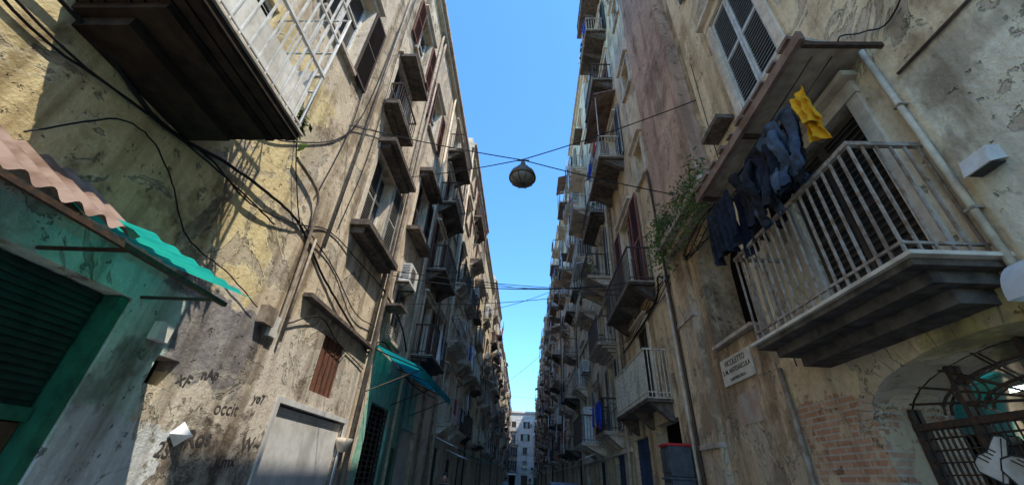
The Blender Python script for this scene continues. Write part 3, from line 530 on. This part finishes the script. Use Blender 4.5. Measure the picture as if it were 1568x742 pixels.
B.window(10.7,1.1,3.32,2.1,'closed',mShut[4],sill=False); balcony(B.bal,fR,9.0,12.3,3.3,.55,mRailC,sp=.08,h=1.05)
for z in (9.2,13.2,17.5,21.5): B.window(8.7,.7,z,1.3,RR.choice(['closed','none']),mShut[2])
for i,z in enumerate((11.5,19.6)):
    for k in range(4): cloth(g,fR,.95,10.2+k*.55,.45,z+1.,RR.uniform(.4,.8),RR.choice(clW))
g.tube([fR.P(.08,12.8,2.9),fR.P(.08,12.8,25.4)],.06,mPipe,8)
B.done()
fl2=[3.1,5.9,8.7,11.6,14.6,17.7,20.8,23.6]
ys=[13,24,35,48,62,78,95,111]; hs=[25,24,25.5,24.5,24,23.5,23]; xs=[3.2,3.2,3.15,3.15,3.1,3.1,3.1]
for i in range(7): generic(F('R',xs[i]),ys[i],ys[i+1],hs[i],mG[[1,0,4,3,1,2,3][i]],fl2,(1 if i<1 else 2 if i<3 else 3),.85,pb=.8)
generic(F('R',3.2),-14,-1.05,11.5,mG[0],fl[:3],2,.6,pb=.4)  # unseen house behind camera, added and sized to shape sun on left wall
generic(F('E',113),-14,14,17,mEnd,[3.6,6.6,9.6,12.6],3,.5,pb=.25)
# ------------------------------------------------------------ separate things
mb=MB()
def can(u,v):
    a=-.2+2.62*u; return fL.P(.02+.8*v,a,3.55-.55*v+.03*math.sin(a*2*math.pi/.16)+.02*math.sin(a*3))
mb.grid(can,140,3,mRust); mb.fb(fL,.78,.82,-.2,3.5,2.91,2.95,mIron); mb.fb(fL,.4,.43,-.2,2.4,3.2,3.23,mIron)
for a in (.8,2.0): mb.hexa([fL.P(0,a,3.47),fL.P(.8,a,2.93),fL.P(.8,a+.03,2.93),fL.P(0,a+.03,3.47),fL.P(0,a,3.51),fL.P(.8,a,2.97),fL.P(.8,a+.03,2.97),fL.P(0,a+.03,3.51)],mIron)
mb.grid(lambda u,v: fL.P(.02+.98*v,2.3+1.25*u,3.34-.32*v+.012*math.sin(u*40)),60,4,mFib)
for a in (2.45,3.4): mb.fb(fL,0,.8,a,a+.025,2.93,2.955,mIron)
mb.obj('corrugated_door_canopy',fix=False)
mb=MB(); mb.grid(lambda u,v: fL.P(.02+1.25*v,9.4+4.3*u,4.3-.5*v-.06*math.sin(v*3.14)*math.sin(u*6.28*2)**2),24,6,mTeal)
mb.grid(lambda u,v: fL.P(1.27,9.4+4.3*u,3.8-.2*v-.02*math.sin(u*60)),60,1,mTeal)
for a in (9.5,11.5,13.6): mb.tube([fL.P(0,a,3.2),fL.P(1.25,a,3.76)],.015,mIron); mb.tube([fL.P(0,a,4.2),fL.P(1.25,a,3.77)],.015,mIron)
mb.obj('shop_awning',fix=False)
e=empty('hanging_laundry',fR.P(.7,3.2,4.9)); mb=MB()
for dd in (.55,.72): mb.tube([fR.P(dd,2.15,4.97),fR.P(dd,3.2,4.9),fR.P(dd,4.55,4.97)],.006,mCable,4,False)
jeans(mb,fR,.72,2.78,4.88,mDenim,.8,.1); jeans(mb,fR,.74,2.98,4.86,mDenimL,.78,-.15); jeans(mb,fR,.58,3.2,4.9,mDenimD,.8,.1); jeans(mb,fR,.73,3.3,4.88,mDenimD,.8,.1); jeans(mb,fR,.6,2.9,4.9,mDenimD,.85,.2); jeans(mb,fR,.7,3.6,4.9,mDenimD,.75,-.1); jeans(mb,fR,.64,3.45,4.9,mDenim,.85,-.1)
for k in range(8): cloth(mb,fR,.5+.25*RR.random(),2.95+k*.19,RR.uniform(.25,.4),4.91,RR.uniform(.45,.9),RR.choice([mDenimD,mCl[3],mCl[3],mDenimD]),.05,16,14)
cloth(mb,fR,.68,2.40,.17,4.92,.42,mYel,.05,16,14); cloth(mb,fR,.62,2.46,.14,4.9,.55,mYel,.05,16,14)
o=mb.obj('clothes',e,fix=False)
tx=bpy.data.textures.new('wrinkles','CLOUDS'); tx.noise_scale=.08; ss=o.modifiers.new('sub','SUBSURF'); ss.levels=1; ss.render_levels=1; dm=o.modifiers.new('wrinkle','DISPLACE'); dm.texture=tx; dm.strength=.06; dm.mid_level=.5
mb=MB()
for i in range(26):
    c=fR.P(.35,RR.uniform(5.0,7.6),6.15); leaves(mb,(c[0],c[1],c[2]+RR.uniform(-.45,.35)),(.13,.14,.18),85,.042,[mLeaf,mLeaf,mLeafD])
for i in range(70):
    c=Vector(fR.P(.4,RR.uniform(5.0,7.4),6.12)); t=Vector((RR.uniform(-.3,.02),RR.uniform(-.15,.15),RR.uniform(-.55,.5))); mb.tube([c,c+t*.6+Vector((0,0,.1)),c+t],[.006,.004,.001],mLeafD,3,False)
mb.obj('wild_weeds',fix=False)
mb=MB(); leaves(mb,(fR.P(.3,7.9,18.6)),(.12,.25,.25),200,.06,[mLeafD,mRust]); mb.obj('dry_shrub',fix=False)
c=(-.2,5.9,6.72); e=empty('suspended_street_lamp',c); mb=MB()
mb.lathe(c,[(.0,.42),(.05,.42),(.06,.3),(.13,.27),(.15,.2),(.24,.13),(.27,.04),(.27,.0),(.24,.0),(.22,.05)],simple('lamp_housing',(.16,.13,.1),.6,.4,c2=(.09,.065,.05)),24)
mb.lathe(c,[(.245,.0),(.23,-.06),(.16,-.11),(.0,-.13)],simple('lamp_lens',(.22,.2,.17),.3,var=.2),24)
for k in range(10): a=k*math.pi/5; mb.tube([(c[0]+.25*math.cos(a),c[1]+.25*math.sin(a),c[2]),(c[0]+.24*math.cos(a),c[1]+.24*math.sin(a),c[2]-.06),(c[0]+.15*math.cos(a),c[1]+.15*math.sin(a),c[2]-.12),(c[0],c[1],c[2]-.14)],.006,mIron,4,False)
mb.tube([(c[0],c[1],c[2]+.4),(c[0],c[1],c[2]+.52)],.02,mIron); mb.fb(W,c[0]-.12,c[0]+.12,c[1]-.015,c[1]+.015,c[2]+.48,c[2]+.5,mIron)
mb.obj('lamp_head',e)
def cable(p,q,sag,r=.012,via=None):
    mb=MB(); P=[]; pts=[p,q] if not via else [p,via,q]
    for (a,b) in zip(pts,pts[1:]):
        a=Vector(a); b=Vector(b)
        for i in range(13): t=i/12; v=a.lerp(b,t); v.z-=sag*4*t*(1-t); P.append(v)
    mb.tube(P,r,mCable,5,False); mb.obj('overhead_cable')
cable((-3.8,5.43,7.65),(3.2,6.34,6.7),.05,.011,via=(-.2,5.9,7.22)); cable((-3.8,8.7,9.1),(3.2,5.15,8.2),.06,.011,via=(-.2,5.9,7.24))
cable((-3.8,9.5,6.25),(3.2,9.1,6.2),.35,.014); cable((-3.8,9.5,6.4),(3.2,9.6,6.1),.15,.01); cable((-3.8,13,8),(3.2,12,7.4),.3,.012); cable((-3.8,9.9,5.6),(3.2,10,6.5),.25,.009)
for y in (18,25,34,47,60): cable((-3.8,y,RR.uniform(6,14)),(3.2,y+RR.uniform(-2,2),RR.uniform(6,14)),.4,.013)
e=empty('street_name_sign',fR.P(.02,6.1,3.25)); mb=MB(); mb.fb(fR,0,.03,5.62,6.55,3.02,3.42,mMarb); mb.obj('marble_slab',e,bevel=.006)
for i,(t,s) in enumerate((('VICOLETTO',.12),('S. M. ANTESAECULA',.095),('QUARTIERE STELLA',.055))):
    text(t,s,mInk,Matrix.Translation(fR.P(.032,6.08,3.29-.11*i))@Matrix(((0,0,-1,0),(-1,0,0,0),(0,1,0,0),(0,0,0,1))),e,.002,.001,'letters_%d'%i)
mb=MB(); mb.fb(fR,0,.006,5.75,6.3,2.45,2.85,simple('faded_red_poster',(.5,.3,.22),.9,c2=(.55,.48,.38),scale=5)); mb.obj('torn_poster')
mb=MB(); mBin=simple('dark_grey_plastic',(.1,.105,.11),.5); mRedP=simple('red_plastic',(.6,.03,.03),.5,var=.2)
for (a,b,z0,z1,m) in ((8.25,8.85,.0,.95,mBin),(8.3,8.8,1.0,1.75,mBin),(8.3,8.8,1.8,2.3,mBin)):
    mb.fb(fR,.08,.5,a,b,z0,z1,m); mb.fb(fR,.5,.52,a+.05,b-.05,z0+.06,z1-.06,m); mb.fb(fR,.06,.53,a-.02,b+.02,z1,z1+.045,mRedP if z1>2 else m)
mb.obj('stacked_crates',bevel=.015)
mb=MB()
for k in range(4): cloth(mb,fR,.72,13.9+k*.46,.42,4.05,RR.uniform(.5,.85),[mCl[0],mCl[0],mCl[6],mCl[0]][k])
mb.tube([fR.P(.72,13.6,4.07),fR.P(.72,16.2,4.07)],.006,mCable,4); mb.fb(fR,0,.74,13.6,13.63,4.05,4.08,mIron); mb.fb(fR,0,.74,16.17,16.2,4.05,4.08,mIron); mb.obj('blue_laundry',fix=False)
# people
def person(x,y,h,top,trous,face=1):
    s=h/1.75; V=[(0,0,.93),(0,0,1.15),(0,0,1.38),(0,0,1.5),(.09,0,.88),(.11,.02,.5),(.11,-.03,.09),(.11,.14*face,.04),(-.09,0,.88),(-.1,-.12,.5),(-.1,-.3,.12),(-.1,-.16*face,.05),(.19,0,1.4),(.25,.02,1.12),(.24,.13,.88),(-.19,0,1.4),(-.25,-.02,1.12),(-.24,.06,.87),(.24,.17,.8),(-.24,.08,.79)]
    E=[(0,1),(1,2),(2,3),(0,4),(4,5),(5,6),(6,7),(0,8),(8,9),(9,10),(10,11),(2,12),(12,13),(13,14),(2,15),(15,16),(16,17),(14,18),(17,19)]
    rad=[.14,.13,.15,.055,.095,.065,.045,.04,.095,.065,.045,.04,.06,.045,.033,.06,.045,.033,.035,.035]
    me=bpy.data.meshes.new('body'); me.from_pydata([(a*s,b*s,c*s) for a,b,c in V],E,[]); o=bpy.data.objects.new('body',me); sc.collection.objects.link(o)
    m=o.modifiers.new('s','SKIN'); sv=me.skin_vertices[0].data
    for i,r in enumerate(rad): sv[i].radius=(r*s,r*s*.8)
    sv[0].use_root=True; m2=o.modifiers.new('u','SUBSURF'); m2.levels=2; m2.render_levels=2
    dg=bpy.context.evaluated_depsgraph_get(); me2=bpy.data.meshes.new_from_object(o.evaluated_get(dg)); bpy.data.objects.remove(o)
    mSk=simple('skin',(.45,.26,.18),.6,var=.1)
    for q in (top,trous,mSk,mDark): me2.materials.append(q)
    for p in me2.polygons:
        z=p.center.z/s; ax=abs(p.center.x)/s; p.material_index=3 if z<.1 else (2 if (z>1.47 or (ax>.19 and z<.9)) else (1 if z<.93 and ax<.2 else 0)); p.use_smooth=True
    e=empty('walking_person',(x,y,0)); o=bpy.data.objects.new('body',me2); sc.collection.objects.link(o); o.parent=e
    mb=MB(); mH=simple('dark_hair',(.03,.02,.015),.7)
    def head(u,v,R=1.,hair=False):
        th=u*2*math.pi; ph=v*math.pi; d=Vector((math.sin(ph)*math.cos(th)*.077,math.sin(ph)*math.sin(th)*.1,math.cos(ph)*.12))
        if not hair: d.x*=1-.25*max(0,-d.z/.12)
        if not hair and abs(d.x)<.02 and d.y*face>.05 and -.04<d.z<.02: d.y+=.022*face
        return d*s*R+Vector((0,.01,1.62))*s
    mb.grid(lambda u,v:head(u,v),20,16,mSk); mb.grid(lambda u,v:head(u,v*.52,1.09,True)+Vector((0,-.012*face,.008)),20,8,mH)
    for sx in (-1,1): mb.lathe(((.03*sx)*s,.01*s+.088*face*s,1.64*s),[(.0,.008),(.009,0),(0,-.008)],mVoid,6); mb.lathe((.078*sx*s,.0,1.6*s),[(0,.03),(.014,.015),(.01,-.02),(0,-.03)],mSk,8)
    mb.lathe((0,.01+.088*face*s,1.565*s),[(0,.005),(.022,0),(0,-.005)],mCl[2],8)
    o=mb.obj('head'); o.parent=e
person(-2.1,12.,1.69,mCl[3],mDenimD,-1); person(.35,26,1.72,mDark,mCl[3],-1); person(-1.2,30,1.75,mCl[6],mDenim,1)
mb=MB(); mCar=simple('grey_car_paint',(.3,.31,.33),.3,.5,var=.1); prof=[(-2,.35),(-2,.8),(-1.75,.95),(-1.3,1.0),(-.75,1.5),(-.1,1.62),(1.2,1.6),(1.75,1.1),(2,.95),(2.02,.35)]
def carx(z,s): return s*(.85 if z<1.02 else .85-.28*(z-1.0))
n_=len(prof)
for i in range(n_):
    a,b=prof[i],prof[(i+1)%n_]; mb.face([(carx(a[1],-1),a[0],a[1]),(carx(b[1],-1),b[0],b[1]),(carx(b[1],1),b[0],b[1]),(carx(a[1],1),a[0],a[1])],mGlass if i in(3,6) else mCar)
for s in (-1,1):
    mb.face([(carx(z,s),y,z) for y,z in prof],mCar); mb.face([(carx(z,s)+s*.006,y,z) for y,z in ((-1.2,1.03),(-.72,1.42),(-.1,1.53),(1.15,1.5),(1.55,1.05))],mGlass)
    for y in (-1.3,1.3): mb.tube([(s*.66,y,.32),(s*.88,y,.32)],.32,mCable,16); mb.tube([(s*.86,y,.32),(s*.89,y,.32)],.19,mGreyM,12)
    mb.fb(W,s*.95-.07,s*.95+.07,-.8,-.68,1.02,1.14,mCar); mb.fb(W,s*.6-.15,s*.6+.15,-2.02,-1.98,.68,.8,mPlast)
o=mb.obj('parked_car',fix=False); o.location=(2.0,22,0)
